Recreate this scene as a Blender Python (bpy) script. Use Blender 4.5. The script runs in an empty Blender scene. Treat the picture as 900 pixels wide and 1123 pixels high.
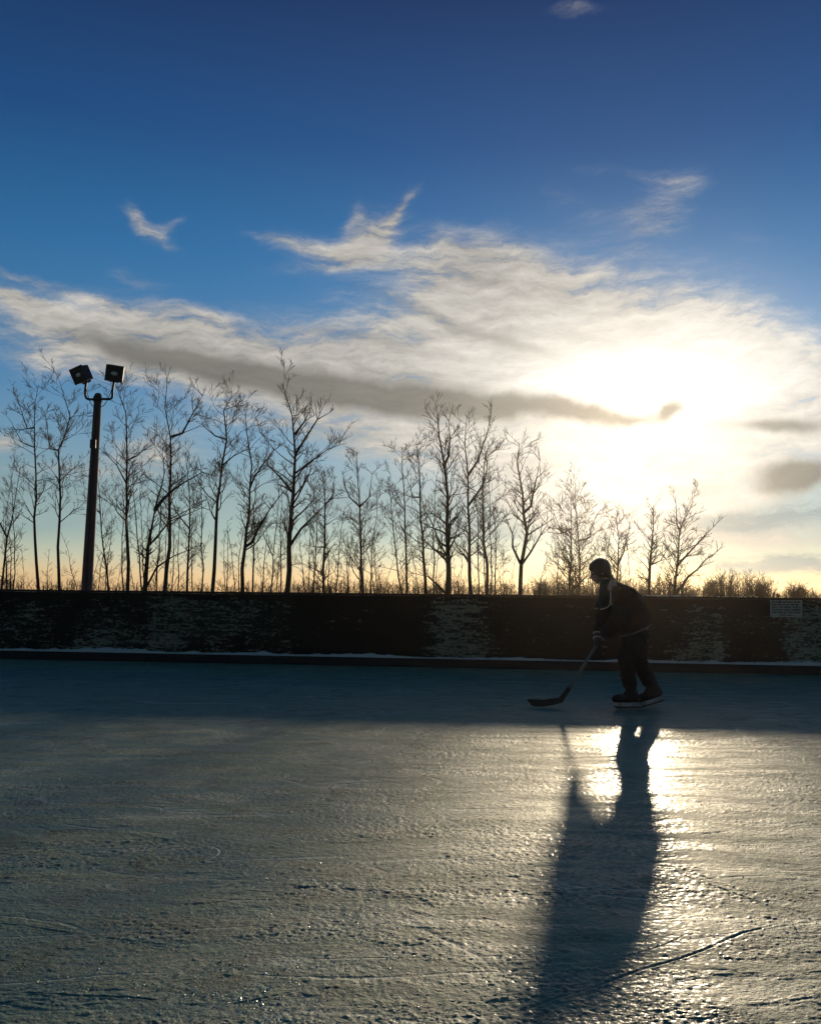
import bpy, bmesh, math, random
from mathutils import Vector, Matrix, noise as mnoise
R = math.radians
sc = bpy.context.scene
COL = sc.collection

# ------------------------------------------------------------------ camera
F = 1030.0
CAM = Vector((0, 0, 1.2))
PITCH, ROLL = R(4.95), R(0.62)
fwd = Vector((0, math.cos(PITCH), math.sin(PITCH)))
right0 = Vector((1, 0, 0)); up0 = right0.cross(fwd)
right = right0 * math.cos(ROLL) + up0 * math.sin(ROLL)
up = up0 * math.cos(ROLL) - right0 * math.sin(ROLL)
cam_d = bpy.data.cameras.new('camera'); cam = bpy.data.objects.new('camera', cam_d); COL.objects.link(cam)
m = Matrix((right, up, -fwd)).transposed().to_4x4(); m.translation = CAM
cam.matrix_world = m
cam_d.sensor_fit = 'HORIZONTAL'; cam_d.sensor_width = 36.0; cam_d.lens = 36.0 * F / 900.0
cam_d.clip_start = 0.1; cam_d.clip_end = 20000
sc.camera = cam

def ray(px, py):
    return (right * (px - 450) + up * (561.5 - py) + fwd * F).normalized()
def at(px, py, Y):
    d = ray(px, py); return CAM + d * ((Y - CAM.y) / d.y)
def ground(px, py, z=0.0):
    d = ray(px, py); return CAM + d * ((z - CAM.z) / d.z)
def azel(px, py):
    d = ray(px, py); return math.atan2(d.x, d.y), math.asin(d.z)

# ------------------------------------------------------------------ helpers
def tag(o, label=None, cat=None, group=None, kind=None):
    if label: o['label'] = label
    if cat: o['category'] = cat
    if group: o['group'] = group
    if kind: o['kind'] = kind
    return o
def empty(name, loc=(0, 0, 0), label=None, cat=None, group=None):
    o = bpy.data.objects.new(name, None); COL.objects.link(o); o.location = loc
    return tag(o, label, cat, group)
def link(name, me, mat=None, parent=None):
    o = bpy.data.objects.new(name, me); COL.objects.link(o)
    if mat: me.materials.append(mat)
    if parent: o.parent = parent
    return o

class MB:
    """collects geometry for ONE mesh"""
    def __init__(s): s.v = []; s.f = []
    def tube(s, pts, rad, n=6, cap=True):
        base = len(s.v); k = len(pts)
        ref = Vector((0.3, 1, 0.2)).normalized()
        for i, p in enumerate(pts):
            t = (pts[min(i + 1, k - 1)] - pts[max(i - 1, 0)])
            t = t.normalized() if t.length > 1e-9 else Vector((0, 0, 1))
            a = t.cross(ref)
            if a.length < 1e-3: a = t.cross(Vector((1, 0, 0)))
            a.normalize(); b = t.cross(a)
            for j in range(n):
                th = 2 * math.pi * j / n
                s.v.append(p + (a * math.cos(th) + b * math.sin(th)) * rad[i])
        for i in range(k - 1):
            for j in range(n):
                q = base + i * n; jj = (j + 1) % n
                s.f.append((q + j, q + jj, q + n + jj, q + n + j))
        if cap:
            s.f.append(tuple(base + j for j in reversed(range(n))))
            s.f.append(tuple(base + (k - 1) * n + j for j in range(n)))
    def box(s, c, size, M=None):
        base = len(s.v); hx, hy, hz = size[0] / 2, size[1] / 2, size[2] / 2
        for z in (-hz, hz):
            for x, y in ((-hx, -hy), (hx, -hy), (hx, hy), (-hx, hy)):
                p = Vector((x, y, z))
                if M: p = M @ p
                s.v.append(p + Vector(c))
        for f in ((3, 2, 1, 0), (4, 5, 6, 7), (0, 1, 5, 4), (1, 2, 6, 5), (2, 3, 7, 6), (3, 0, 4, 7)):
            s.f.append(tuple(base + i for i in f))
    def ell(s, c, r, M=None, nu=16, nv=10):
        base = len(s.v); c = Vector(c)
        if not hasattr(r, '__len__'): r = (r, r, r)
        def put(p):
            p = Vector((p[0] * r[0], p[1] * r[1], p[2] * r[2]))
            if M: p = M @ p
            s.v.append(p + c)
        put((0, 0, -1))
        for i in range(1, nv):
            ph = -math.pi / 2 + math.pi * i / nv
            for j in range(nu):
                th = 2 * math.pi * j / nu
                put((math.cos(ph) * math.cos(th), math.cos(ph) * math.sin(th), math.sin(ph)))
        put((0, 0, 1)); top = len(s.v) - 1
        for j in range(nu):
            jj = (j + 1) % nu
            s.f.append((base, base + 1 + jj, base + 1 + j))
            s.f.append((top, top - nu + j, top - nu + jj))
            for i in range(nv - 2):
                q = base + 1 + i * nu
                s.f.append((q + j, q + jj, q + nu + jj, q + nu + j))
    def cap(s, a, b, ra, rb, n=14):
        """tapered capsule"""
        a, b = Vector(a), Vector(b)
        s.ell(a, ra, nu=n, nv=8); s.ell(b, rb, nu=n, nv=8)
        s.tube([a, b], [ra, rb], n)
    def loft(s, rings, n=20):
        """rings: (centre, half-width a, half-width b, axis a, axis b)"""
        base = len(s.v)
        for c, a, b, ua, ub in rings:
            for j in range(n):
                th = 2 * math.pi * j / n
                s.v.append(Vector(c) + ua * a * math.cos(th) + ub * b * math.sin(th))
        k = len(rings)
        for i in range(k - 1):
            for j in range(n):
                q = base + i * n; jj = (j + 1) % n
                s.f.append((q + j, q + jj, q + n + jj, q + n + j))
        s.f.append(tuple(base + j for j in reversed(range(n))))
        s.f.append(tuple(base + (k - 1) * n + j for j in range(n)))
    def build(s, name, mat=None, parent=None, smooth=False):
        me = bpy.data.meshes.new(name)
        me.from_pydata([tuple(v) for v in s.v], [], s.f); me.update()
        if smooth: me.polygons.foreach_set('use_smooth', [True] * len(me.polygons))
        return link(name, me, mat, parent)

def bevel(o, w, seg=2):
    md = o.modifiers.new('b', 'BEVEL'); md.width = w; md.segments = seg; md.limit_method = 'ANGLE'
def blend(o, vox, it=6, fac=0.5, disp=0.0, size=0.1):
    """fuse overlapping shapes into one continuous skin"""
    md = o.modifiers.new('r', 'REMESH'); md.mode = 'VOXEL'; md.voxel_size = vox; md.use_smooth_shade = True
    md = o.modifiers.new('s', 'SMOOTH'); md.iterations = it; md.factor = fac
    if disp:
        tx = bpy.data.textures.new('folds', 'CLOUDS'); tx.noise_scale = size; tx.noise_depth = 2
        md = o.modifiers.new('d', 'DISPLACE'); md.texture = tx; md.strength = disp; md.mid_level = 0.5

# ------------------------------------------------------------------ node helpers
class NT:
    def __init__(s, tree): s.t = tree; s.n = tree.nodes; s.l = tree.links
    def new(s, typ, **kw):
        nd = s.n.new(typ)
        for k, v in kw.items(): setattr(nd, k, v)
        return nd
    def put(s, sock, v):
        if hasattr(v, 'links') or isinstance(v, bpy.types.NodeSocket): s.l.new(v, sock)
        elif v is not None:
            if hasattr(v, '__len__') and sock.type == 'RGBA' and len(v) == 3: v = (*v, 1)
            sock.default_value = v
    def math(s, op, a, b=None, c=None, clamp=False):
        nd = s.new('ShaderNodeMath', operation=op); nd.use_clamp = clamp
        s.put(nd.inputs[0], a)
        if b is not None: s.put(nd.inputs[1], b)
        if c is not None: s.put(nd.inputs[2], c)
        return nd.outputs[0]
    def vmath(s, op, a, b=None, out=0):
        nd = s.new('ShaderNodeVectorMath', operation=op)
        s.put(nd.inputs[0], a)
        if b is not None: s.put(nd.inputs[1], b)
        return nd.outputs[out]
    def mapping(s, v, loc=(0, 0, 0), rot=(0, 0, 0), scale=(1, 1, 1), typ='POINT'):
        nd = s.new('ShaderNodeMapping', vector_type=typ)
        s.put(nd.inputs['Vector'], v)
        nd.inputs['Location'].default_value = loc; nd.inputs['Rotation'].default_value = rot; nd.inputs['Scale'].default_value = scale
        return nd.outputs[0]
    def noise(s, v, scale, detail=4, rough=0.5, dist=0.0, col=False, typ=None):
        nd = s.new('ShaderNodeTexNoise')
        s.put(nd.inputs['Vector'], v); nd.inputs['Scale'].default_value = scale
        nd.inputs['Detail'].default_value = detail; nd.inputs['Roughness'].default_value = rough; nd.inputs['Distortion'].default_value = dist
        return nd.outputs['Color' if col else 0]
    def step(s, v, a, b, lo=0.0, hi=1.0):
        nd = s.new('ShaderNodeMapRange', interpolation_type='SMOOTHSTEP')
        s.put(nd.inputs['Value'], v); s.put(nd.inputs['From Min'], a); s.put(nd.inputs['From Max'], b)
        s.put(nd.inputs['To Min'], lo); s.put(nd.inputs['To Max'], hi)
        return nd.outputs['Result']
    def mix(s, f, a, b, typ='MIX'):
        nd = s.new('ShaderNodeMix', data_type='RGBA', blend_type=typ); nd.clamp_factor = True
        s.put(nd.inputs['Factor'], f); s.put(nd.inputs[6], a); s.put(nd.inputs[7], b)
        return nd.outputs[2]
    def ramp(s, f, stops):
        nd = s.new('ShaderNodeValToRGB'); s.put(nd.inputs[0], f)
        e = nd.color_ramp.elements
        while len(e) < len(stops): e.new(0.5)
        for i, (p, c) in enumerate(stops):
            e[i].position = p; e[i].color = (*c, 1) if len(c) == 3 else c
        return nd.outputs[0]

def new_mat(name):
    mt = bpy.data.materials.new(name); mt.use_nodes = True
    t = NT(mt.node_tree); b = t.n['Principled BSDF']
    return mt, t, b
def simple(name, col, rough=0.7, metal=0.0, var=0.25, scale=30.0, bump=0.15, spec=0.5):
    mt, t, b = new_mat(name)
    tc = t.new('ShaderNodeTexCoord').outputs['Object']
    n = t.noise(tc, scale, 5, 0.6)
    lo = tuple(c * (1 - var) for c in col); hi = tuple(min(1, c * (1 + var)) for c in col)
    t.put(b.inputs['Base Color'], t.mix(n, lo, hi))
    b.inputs['Roughness'].default_value = rough; b.inputs['Metallic'].default_value = metal
    b.inputs['Specular IOR Level'].default_value = spec
    if bump:
        bp = t.new('ShaderNodeBump'); bp.inputs['Strength'].default_value = bump; bp.inputs['Distance'].default_value = 0.01
        t.put(bp.inputs['Height'], n); t.put(b.inputs['Normal'], bp.outputs[0])
    return mt

# ------------------------------------------------------------------ light
SUN_PX = (694, 475)
s_az, s_el = azel(*SUN_PX)
sd = ray(*SUN_PX)
ld = bpy.data.lights.new('sun', 'SUN'); ld.energy = 3.6; ld.angle = R(1.5); ld.color = (1.0, 0.81, 0.54)
lo = bpy.data.objects.new('sun', ld); COL.objects.link(lo)
lo.rotation_euler = sd.to_track_quat('Z', 'Y').to_euler()
lo.location = (0, 0, 30)

EXPO = 0.0
SKY_STR = 0.08
w = bpy.data.worlds.new('World'); sc.world = w; w.use_nodes = True
t = NT(w.node_tree); bg = t.n['Background']; bg.inputs['Strength'].default_value = SKY_STR
sky = t.new('ShaderNodeTexSky', sky_type='NISHITA', sun_disc=False)
sky.sun_elevation = s_el; sky.sun_rotation = s_az; sky.air_density = 1.0; sky.dust_density = 0.6; sky.ozone_density = 2.5
dirv = t.new('ShaderNodeTexCoord').outputs['Generated']
sep = t.new('ShaderNodeSeparateXYZ'); t.put(sep.inputs[0], dirv)
X, Y, Z = sep.outputs
az = t.math('ARCTAN2', X, Y)
hl = t.math('SQRT', t.math('ADD', t.math('MULTIPLY', X, X), t.math('MULTIPLY', Y, Y)))
el = t.math('ARCTAN2', Z, hl)
cmb = t.new('ShaderNodeCombineXYZ'); t.put(cmb.inputs[0], az); t.put(cmb.inputs[1], el)
P = cmb.outputs[0]
K = 1.0 / SKY_STR            # colours below are radiances; the background strength scales them down

# clear-air colour: the sky texture, graded by elevation
elr = t.math('MULTIPLY', el, 180 / math.pi / 90, clamp=True)
grade = t.ramp(elr, [(0.0, (1.0, 1.0, 1.0)), (0.5, (1, 1, 1)), (1.0, (1, 1, 1))])
SKYCOL_HOOK = True
clear = sky.outputs[0]

def spots(lst, V):
    """sum of soft ellipses placed on the sky (px centre, radii px, tilt deg, amount)"""
    tot = None
    for (cx, cy, rx, ry, tilt, amp) in lst:
        a, e = azel(cx, cy)
        mp = t.mapping(V, loc=(a, e, 0), rot=(0, 0, R(-tilt)), scale=(rx / F, ry / F, 1), typ='TEXTURE')
        d2 = t.vmath('DOT_PRODUCT', mp, mp, out=1)
        g = t.math('POWER', 2.718, t.math('MULTIPLY', d2, -1.0))
        tot = t.math('MULTIPLY_ADD', g, amp, tot if tot is not None else 0.0)
    return tot
wn = t.noise(P, 8.0, 7, 0.6, col=True)
wv = t.vmath('SUBTRACT', wn, (0.5, 0.5, 0.5))
warp = t.new('ShaderNodeVectorMath', operation='MULTIPLY_ADD'); t.put(warp.inputs[0], wv); warp.inputs[1].default_value = (0.075, 0.045, 0); t.put(warp.inputs[2], P)
PW = warp.outputs[0]
flat = t.mapping(PW, scale=(1, 1, 0.0))
# streaky cloud grain, drawn out along the wind
g1 = t.noise(t.mapping(flat, rot=(0, 0, R(12)), scale=(7, 32, 1)), 1.0, 8, 0.68)
g2 = t.noise(t.mapping(flat, rot=(0, 0, R(-38)), scale=(20, 75, 1)), 1.0, 8, 0.68)
grain = t.math('ADD', t.math('MULTIPLY', g1, 0.5), t.math('MULTIPLY', g2, 0.5))
gg = t.math('MULTIPLY_ADD', t.math('SUBTRACT', grain, 0.5), 4.4, 1.0)

white = spots([
    (310, 262, 40, 5, 12, .35), (350, 290, 60, 8, -8, .3), (215, 345, 60, 8, 10, .4), (120, 330, 70, 6, 12, .4), (440, 222, 26, 5, -38, .55), (385, 232, 10, 16, 10, .4), (640, 220, 70, 12, 14, .17), (590, 190, 60, 10, 22, .12), (715, 240, 22, 50, 15, .17), (745, 215, 18, 40, 30, .15), (680, 260, 60, 30, 0, .10), (20, 300, 30, 5, 10, .4),
   
    (130, 375, 130, 30, 8, 1.0), (250, 400, 160, 42, 10, 1.1), (70, 345, 90, 10, 14, 0.7), (20, 322, 40, 6, 14, .6),
    (420, 415, 170, 50, 6, 1.2), (575, 400, 160, 70, 15, 1.1), (520, 325, 105, 34, 26, .7),
    (370, 275, 75, 14, 6, .7), (415, 245, 40, 14, -40, .7), (395, 255, 22, 30, 20, .5), (530, 275, 70, 22, 12, .55), (590, 320, 90, 40, 20, .7),
    (690, 400, 170, 85, 12, 1.5), (820, 400, 120, 40, 18, .9), (850, 440, 110, 40, 5, .9), (700, 500, 190, 65, 0, 1.3),
    (165, 250, 36, 10, 30, .62), (185, 238, 22, 7, -25, .45), (145, 235, 8, 20, -25, .35), (145, 300, 30, 8, 8, .4),
    (430, 498, 80, 20, 3, .8), (340, 470, 110, 12, 3, .6), (0, 480, 30, 14, 0, 1.0), (165, 500, 60, 24, -10, .95), (60, 515, 60, 8, 0, .5), (120, 540, 70, 8, 0, .3), (60, 400, 60, 20, 10, .5),
    (820, 585, 130, 15, 2, .9), (860, 560, 40, 8, 0, .2), (655, 545, 120, 45, 0, 1.2), (850, 475, 60, 12, 4, .5),
    (720, 225, 50, 26, -50, .22), (690, 190, 90, 8, 12, .22), (630, 8, 40, 8, 10, .4), (840, 265, 40, 12, 12, .16),
], PW)
wA = t.step(t.math('MULTIPLY', white, gg), 0.10, 1.30)
# faint generic cirrus for the rest of the sky
cir = t.noise(t.mapping(P, rot=(0, 0, R(15)), scale=(2.2, 9, 1)), 1.0, 6, 0.6)
cirA = t.math('MULTIPLY', t.step(cir, 0.62, 0.85), t.step(t.math('ABSOLUTE', az), 0.5, 0.9))
wA = t.math('MAXIMUM', wA, t.math('MULTIPLY', cirA, 0.35))

dark = spots([
    (150, 385, 70, 12, 12, .75), (260, 408, 120, 17, 10, 1.0), (390, 430, 130, 20, 5, 1.1), (530, 443, 120, 17, 4, 1.0), (640, 453, 55, 12, 6, .75), (700, 458, 28, 6, 4, .6), (744, 452, 16, 9, -20, 1.15),
    (470, 345, 110, 9, 18, .42), (540, 310, 80, 8, 22, .4), (400, 375, 120, 8, 10, .45), (570, 375, 80, 9, 12, .4), (520, 270, 50, 6, 12, .35), (640, 372, 70, 10, 15, .2), (760, 385, 90, 9, 20, .35), (850, 385, 60, 12, 22, .3),
    (855, 469, 60, 10, 4, 1.05), (872, 525, 36, 17, -4, 1.5), (900, 520, 30, 10, 0, .4), (756, 432, 9, 4, -20, .5),
], PW)
dA = t.step(t.math('MULTIPLY', dark, t.math('MULTIPLY_ADD', t.math('SUBTRACT', grain, 0.5), 1.6, 1.0)), 0.05, 1.2)

def glow(rx, ry, V=P, c=SUN_PX):
    a, e = azel(*c)
    mp = t.mapping(V, loc=(a, e, 0), scale=(rx / F, ry / F, 1), typ='TEXTURE')
    return t.math('POWER', 2.718, t.math('MULTIPLY', t.vmath('DOT_PRODUCT', mp, mp, out=1), -1.0))
G1 = glow(150, 50, c=(710, 412)); G2 = t.math('MAXIMUM', glow(230, 120, c=(720, 465)), glow(130, 75, c=(665, 530)))
PLACEHOLDER = None
# low sky: pale teal band, lilac-grey bands and the warm rim above the horizon
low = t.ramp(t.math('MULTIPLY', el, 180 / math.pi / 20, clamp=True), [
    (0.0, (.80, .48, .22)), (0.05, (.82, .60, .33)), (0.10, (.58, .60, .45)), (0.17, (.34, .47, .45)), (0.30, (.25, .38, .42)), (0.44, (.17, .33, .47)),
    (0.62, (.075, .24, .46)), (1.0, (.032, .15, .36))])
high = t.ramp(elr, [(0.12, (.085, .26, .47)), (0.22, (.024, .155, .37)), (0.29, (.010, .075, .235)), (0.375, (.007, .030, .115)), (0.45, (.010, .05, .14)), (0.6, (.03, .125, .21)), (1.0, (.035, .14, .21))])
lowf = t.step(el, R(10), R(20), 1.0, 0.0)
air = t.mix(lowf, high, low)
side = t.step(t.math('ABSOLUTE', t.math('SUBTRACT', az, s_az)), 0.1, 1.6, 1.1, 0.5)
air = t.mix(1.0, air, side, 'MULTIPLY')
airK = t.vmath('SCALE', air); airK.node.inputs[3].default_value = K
# keep the sky texture's own directional variation
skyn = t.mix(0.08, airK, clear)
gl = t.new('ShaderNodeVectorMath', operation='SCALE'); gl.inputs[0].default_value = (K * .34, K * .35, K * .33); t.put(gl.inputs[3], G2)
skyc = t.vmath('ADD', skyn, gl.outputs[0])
bands = spots([(890, 562, 110, 15, -6, .95), (870, 614, 110, 13, 1, .95), (780, 566, 60, 9, 0, .4), (420, 555, 150, 38, 0, .55), (540, 585, 60, 26, 0, .40), (350, 480, 80, 8, 0, .45), (580, 525, 60, 16, 0, .2), (60, 560, 120, 40, 0, .3)], PW)

wb = t.math('MULTIPLY_ADD', t.math('SUBTRACT', grain, .5), 1.45, 0.46)
wb = t.math('ADD', wb, t.math('ADD', t.math('MULTIPLY', G1, .50), t.math('MULTIPLY', G2, .56)))
cw = t.new('ShaderNodeVectorMath', operation='SCALE'); cw.inputs[0].default_value = (K, K * .94, K * .84); t.put(cw.inputs[3], wb)
col = t.mix(t.math('MULTIPLY', wA, .93), skyc, cw.outputs[0])
col = t.mix(t.math('MULTIPLY', t.step(t.math('MULTIPLY', bands, gg), .1, 1.0), .85), col, tuple(K * c for c in (.26, .35, .39)))
db = t.math('ADD', 0.105, t.math('ADD', t.math('MULTIPLY', G2, .12), t.math('MULTIPLY', g1, .12)))
cd = t.new('ShaderNodeVectorMath', operation='SCALE'); cd.inputs[0].default_value = (K * 1.02, K, K * .88); t.put(cd.inputs[3], db)
col = t.mix(t.math('MULTIPLY', dA, .88), col, cd.outputs[0])
# below the horizon: dim
col = t.mix(t.step(el, R(-1.5), R(-0.2), 0.85, 0.0), col, (K * .05, K * .055, K * .06))
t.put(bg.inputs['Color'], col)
w.cycles.sampling_method = 'MANUAL'; w.cycles.sample_map_resolution = 1024

sc.cycles.use_denoising = True; sc.cycles.sample_clamp_indirect = 3.0
vs = sc.view_settings; vs.view_transform = 'Standard'; vs.look = 'None'; vs.gamma = 1; vs.exposure = EXPO; vs.use_curve_mapping = False
#MODULES
# ================================================================== SETTING
random.seed(7)
# ---- ground beyond the rink: one sheet to the horizon
def sheet(name, x0, x1, y0, y1, z, mat, nx=1, ny=1):
    me = bpy.data.meshes.new(name)
    v = [(x0 + (x1 - x0) * i / nx, y0 + (y1 - y0) * j / ny, z) for j in range(ny + 1) for i in range(nx + 1)]
    f = [(j * (nx + 1) + i, j * (nx + 1) + i + 1, (j + 1) * (nx + 1) + i + 1, (j + 1) * (nx + 1) + i) for j in range(ny) for i in range(nx)]
    me.from_pydata(v, [], f); return link(name, me, mat)
mt, t, b = new_mat('trodden_snow')
tc = t.new('ShaderNodeTexCoord').outputs['Object']
n = t.noise(tc, 0.6, 7, 0.6)
t.put(b.inputs['Base Color'], t.mix(t.step(n, .5, .62), (.55, .57, .6), (.16, .13, .09))); b.inputs['Roughness'].default_value = .8
tag(sheet('ground', -700, 700, -300, 900, -0.05, mt), kind='structure')

# ---- the ice
mt, t, b = new_mat('ice')
tc = t.new('ShaderNodeTexCoord').outputs['Object']
wn = t.vmath('SUBTRACT', t.noise(tc, 1.3, 4, .55, col=True), (.5, .5, .5))
wa = t.new('ShaderNodeVectorMath', operation='MULTIPLY_ADD'); t.put(wa.inputs[0], wn); wa.inputs[1].default_value = (.5, .5, 0); t.put(wa.inputs[2], tc)
TW = wa.outputs[0]
# long scrapes across the rink left by blades and the shovel
streak = t.noise(t.mapping(TW, rot=(0, 0, R(4)), scale=(1.1, 6.5, 1)), 1.0, 6, .62)
streak2 = t.noise(t.mapping(TW, rot=(0, 0, R(-9)), scale=(2.2, 17, 1)), 1.0, 5, .6)
blot = t.noise(tc, .8, 5, .6)
fine = t.noise(tc, 55, 4, .65)
grit = t.noise(tc, 210, 2, .6)
mid = t.noise(TW, 9, 5, .62)
frost = t.step(t.math('ADD', t.math('ADD', t.math('MULTIPLY', streak, .55), t.math('MULTIPLY', blot, .3)), t.math('MULTIPLY', mid, .15)), .42, .60)
# skate cuts: contour lines of warped noise
def cuts(scale, sx, rot, wdt, seed):
    nn = t.noise(t.mapping(tc, loc=(seed, seed * 2.3, 0), rot=(0, 0, R(rot)), scale=(sx, 1, 1)), scale, 1.0, .4)
    d = t.math('ABSOLUTE', t.math('SUBTRACT', nn, .5))
    return t.step(d, 0.0, wdt, 1.0, 0.0)
c1 = cuts(.9, .35, 12, .0055, 3.0); c2 = cuts(1.3, .3, -28, .0055, 11.0); c3 = cuts(1.1, .4, 62, .004, 23.0)
brk = t.step(t.noise(tc, 2.2, 3, .5), .42, .55)
cut = t.math('MULTIPLY', t.math('MAXIMUM', t.math('MAXIMUM', c1, c2), c3), brk)
# a few deep single grooves (x, y, length, width, angle, bend)
GR = []
def groove(pa, pb, wdt, bend=0.0, amp=1.0):
    A = ground(*pa); B = ground(*pb); c = (A + B) / 2; L = (B - A).length
    ang = math.atan2(B.y - A.y, B.x - A.x)
    mp = t.mapping(t.new('ShaderNodeVectorMath', operation='ADD').outputs[0], loc=(c.x, c.y, 0), rot=(0, 0, ang), scale=(1, 1, 1), typ='TEXTURE')
    an = mp.node.inputs['Vector'].links[0].from_node; t.put(an.inputs[0], tc)
    wv2 = t.vmath('SUBTRACT', t.noise(tc, 3.0, 3, .5, col=True), (.5, .5, .5)); sc2 = t.vmath('SCALE', wv2); sc2.node.inputs[3].default_value = .05
    t.put(an.inputs[1], sc2)
    s2 = t.new('ShaderNodeSeparateXYZ'); t.put(s2.inputs[0], mp)
    yy = t.math('ADD', s2.outputs[1], t.math('MULTIPLY', t.math('MULTIPLY', s2.outputs[0], s2.outputs[0]), bend))
    across = t.step(t.math('ABSOLUTE', yy), 0.0, wdt, amp, 0.0)
    along = t.step(t.math('ABSOLUTE', s2.outputs[0]), L * .35, L * .55, 1.0, 0.0)
    GR.append(t.math('MULTIPLY', t.math('MULTIPLY', across, along), t.step(t.noise(tc, 14, 3, .6), .35, .6)))
groove((520, 810), (690, 808), .03)
groove((400, 1000), (410, 1002), .002)
gsum = GR[0]
for g in GR[1:]: gsum = t.math('MAXIMUM', gsum, g)
cutall = t.math('MAXIMUM', t.math('MULTIPLY', cut, .6), gsum)
wear = t.step(t.noise(TW, 3.2, 6, .7), .52, .64)
colr = t.mix(frost, (.090, .165, .14), (.20, .25, .185))
colr = t.mix(t.math('MULTIPLY', wear, .55), colr, (.03, .05, .055))
# snow crumbs and pits worked into the surface
patch_ = t.noise(t.mapping(TW, scale=(1, 2.4, 1)), 1.6, 5, .65)
sp_n = t.noise(t.mapping(tc, scale=(1, 1.5, 1)), 42, 6, .82)
thr = t.math('MULTIPLY_ADD', t.step(patch_, .38, .60), -.13, .66)
speck = t.step(t.math('SUBTRACT', sp_n, thr), 0.0, .05)
dk_n = t.noise(t.mapping(tc, loc=(7, 3, 0), scale=(1, 1.9, 1)), 30, 6, .8)
thr2 = t.math('MULTIPLY_ADD', t.step(t.noise(t.mapping(TW, loc=(3, 9, 0), scale=(1, 3, 1)), 1.9, 4, .6), .40, .62), -.12, .66)
pit = t.step(t.math('SUBTRACT', dk_n, thr2), 0.0, .05)
colr = t.mix(t.math('MULTIPLY', pit, .75), colr, (.025, .04, .042))
colr = t.mix(t.math('MULTIPLY', cut, .5), colr, (.4, .42, .38))
colr = t.mix(t.math('MULTIPLY', speck, .9), colr, (.44, .44, .36))
colr = t.mix(t.math('MULTIPLY', t.step(grit, .64, .74), .6), colr, (.7, .7, .64))
t.put(b.inputs['Base Color'], colr)
t.put(b.inputs['Roughness'], t.math('MULTIPLY_ADD', frost, .12, .56))
b.inputs['IOR'].default_value = 1.31
t.put(b.inputs['Specular IOR Level'], t.math('MULTIPLY', t.math('MULTIPLY_ADD', pit, -.85, 1.0), t.math('MULTIPLY_ADD', speck, .75, .42)))
b.inputs['Coat IOR'].default_value = 1.31
t.put(b.inputs['Coat Weight'], t.math('MULTIPLY', t.step(t.math('ADD', t.math('MULTIPLY', streak, .6), t.math('MULTIPLY', blot, .4)), .58, .44), t.math('MULTIPLY_ADD', pit, -.14, .16)))
b.inputs['Coat Roughness'].default_value = .20
grain_ = t.noise(tc, 95, 3, .7); peb = t.noise(TW, 24, 4, .7)
rid = t.step(t.noise(t.mapping(TW, rot=(0, 0, R(5)), scale=(5, 19, 1)), 1.0, 5, .6), .57, .62)
rid = t.math('MULTIPLY', rid, t.step(t.noise(tc, 1.7, 3, .5), .42, .58))
pock = t.step(t.noise(t.mapping(tc, scale=(1, 1.6, 1)), 17, 3, .6), .60, .68)
pock = t.math('MULTIPLY', pock, t.step(t.noise(tc, 2.3, 3, .6, ), .45, .6))
h = t.math('MULTIPLY', streak, .008)
h = t.math('ADD', h, t.math('SUBTRACT', t.math('MULTIPLY', speck, .0060), t.math('MULTIPLY', pit, .0060)))
h = t.math('ADD', h, t.math('MULTIPLY', rid, .0060))
h = t.math('ADD', h, t.math('MULTIPLY', pock, .0040))
h = t.math('ADD', h, t.math('MULTIPLY', t.math('MULTIPLY', grain_, t.step(wear, 0.0, 1.0, .45, 1.0)), .0075))
h = t.math('ADD', h, t.math('MULTIPLY', t.math('MULTIPLY', peb, t.step(t.noise(tc, 1.1, 4, .6), .35, .65, .35, 1.0)), .012))
h = t.math('ADD', h, t.math('MULTIPLY', streak2, .004))
h = t.math('ADD', h, t.math('MULTIPLY', mid, .006))
h = t.math('ADD', h, t.math('MULTIPLY', fine, .0060))
h = t.math('ADD', h, t.math('MULTIPLY', t.math('MULTIPLY', grit, t.math('MULTIPLY_ADD', frost, .8, .2)), .0016))
h = t.math('SUBTRACT', h, t.math('MULTIPLY', cutall, .0085))
bp = t.new('ShaderNodeBump'); bp.inputs['Strength'].default_value = .8; bp.inputs['Distance'].default_value = 1.0
t.put(bp.inputs['Height'], h); t.put(b.inputs['Normal'], bp.outputs[0])
ice_mat = mt

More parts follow.
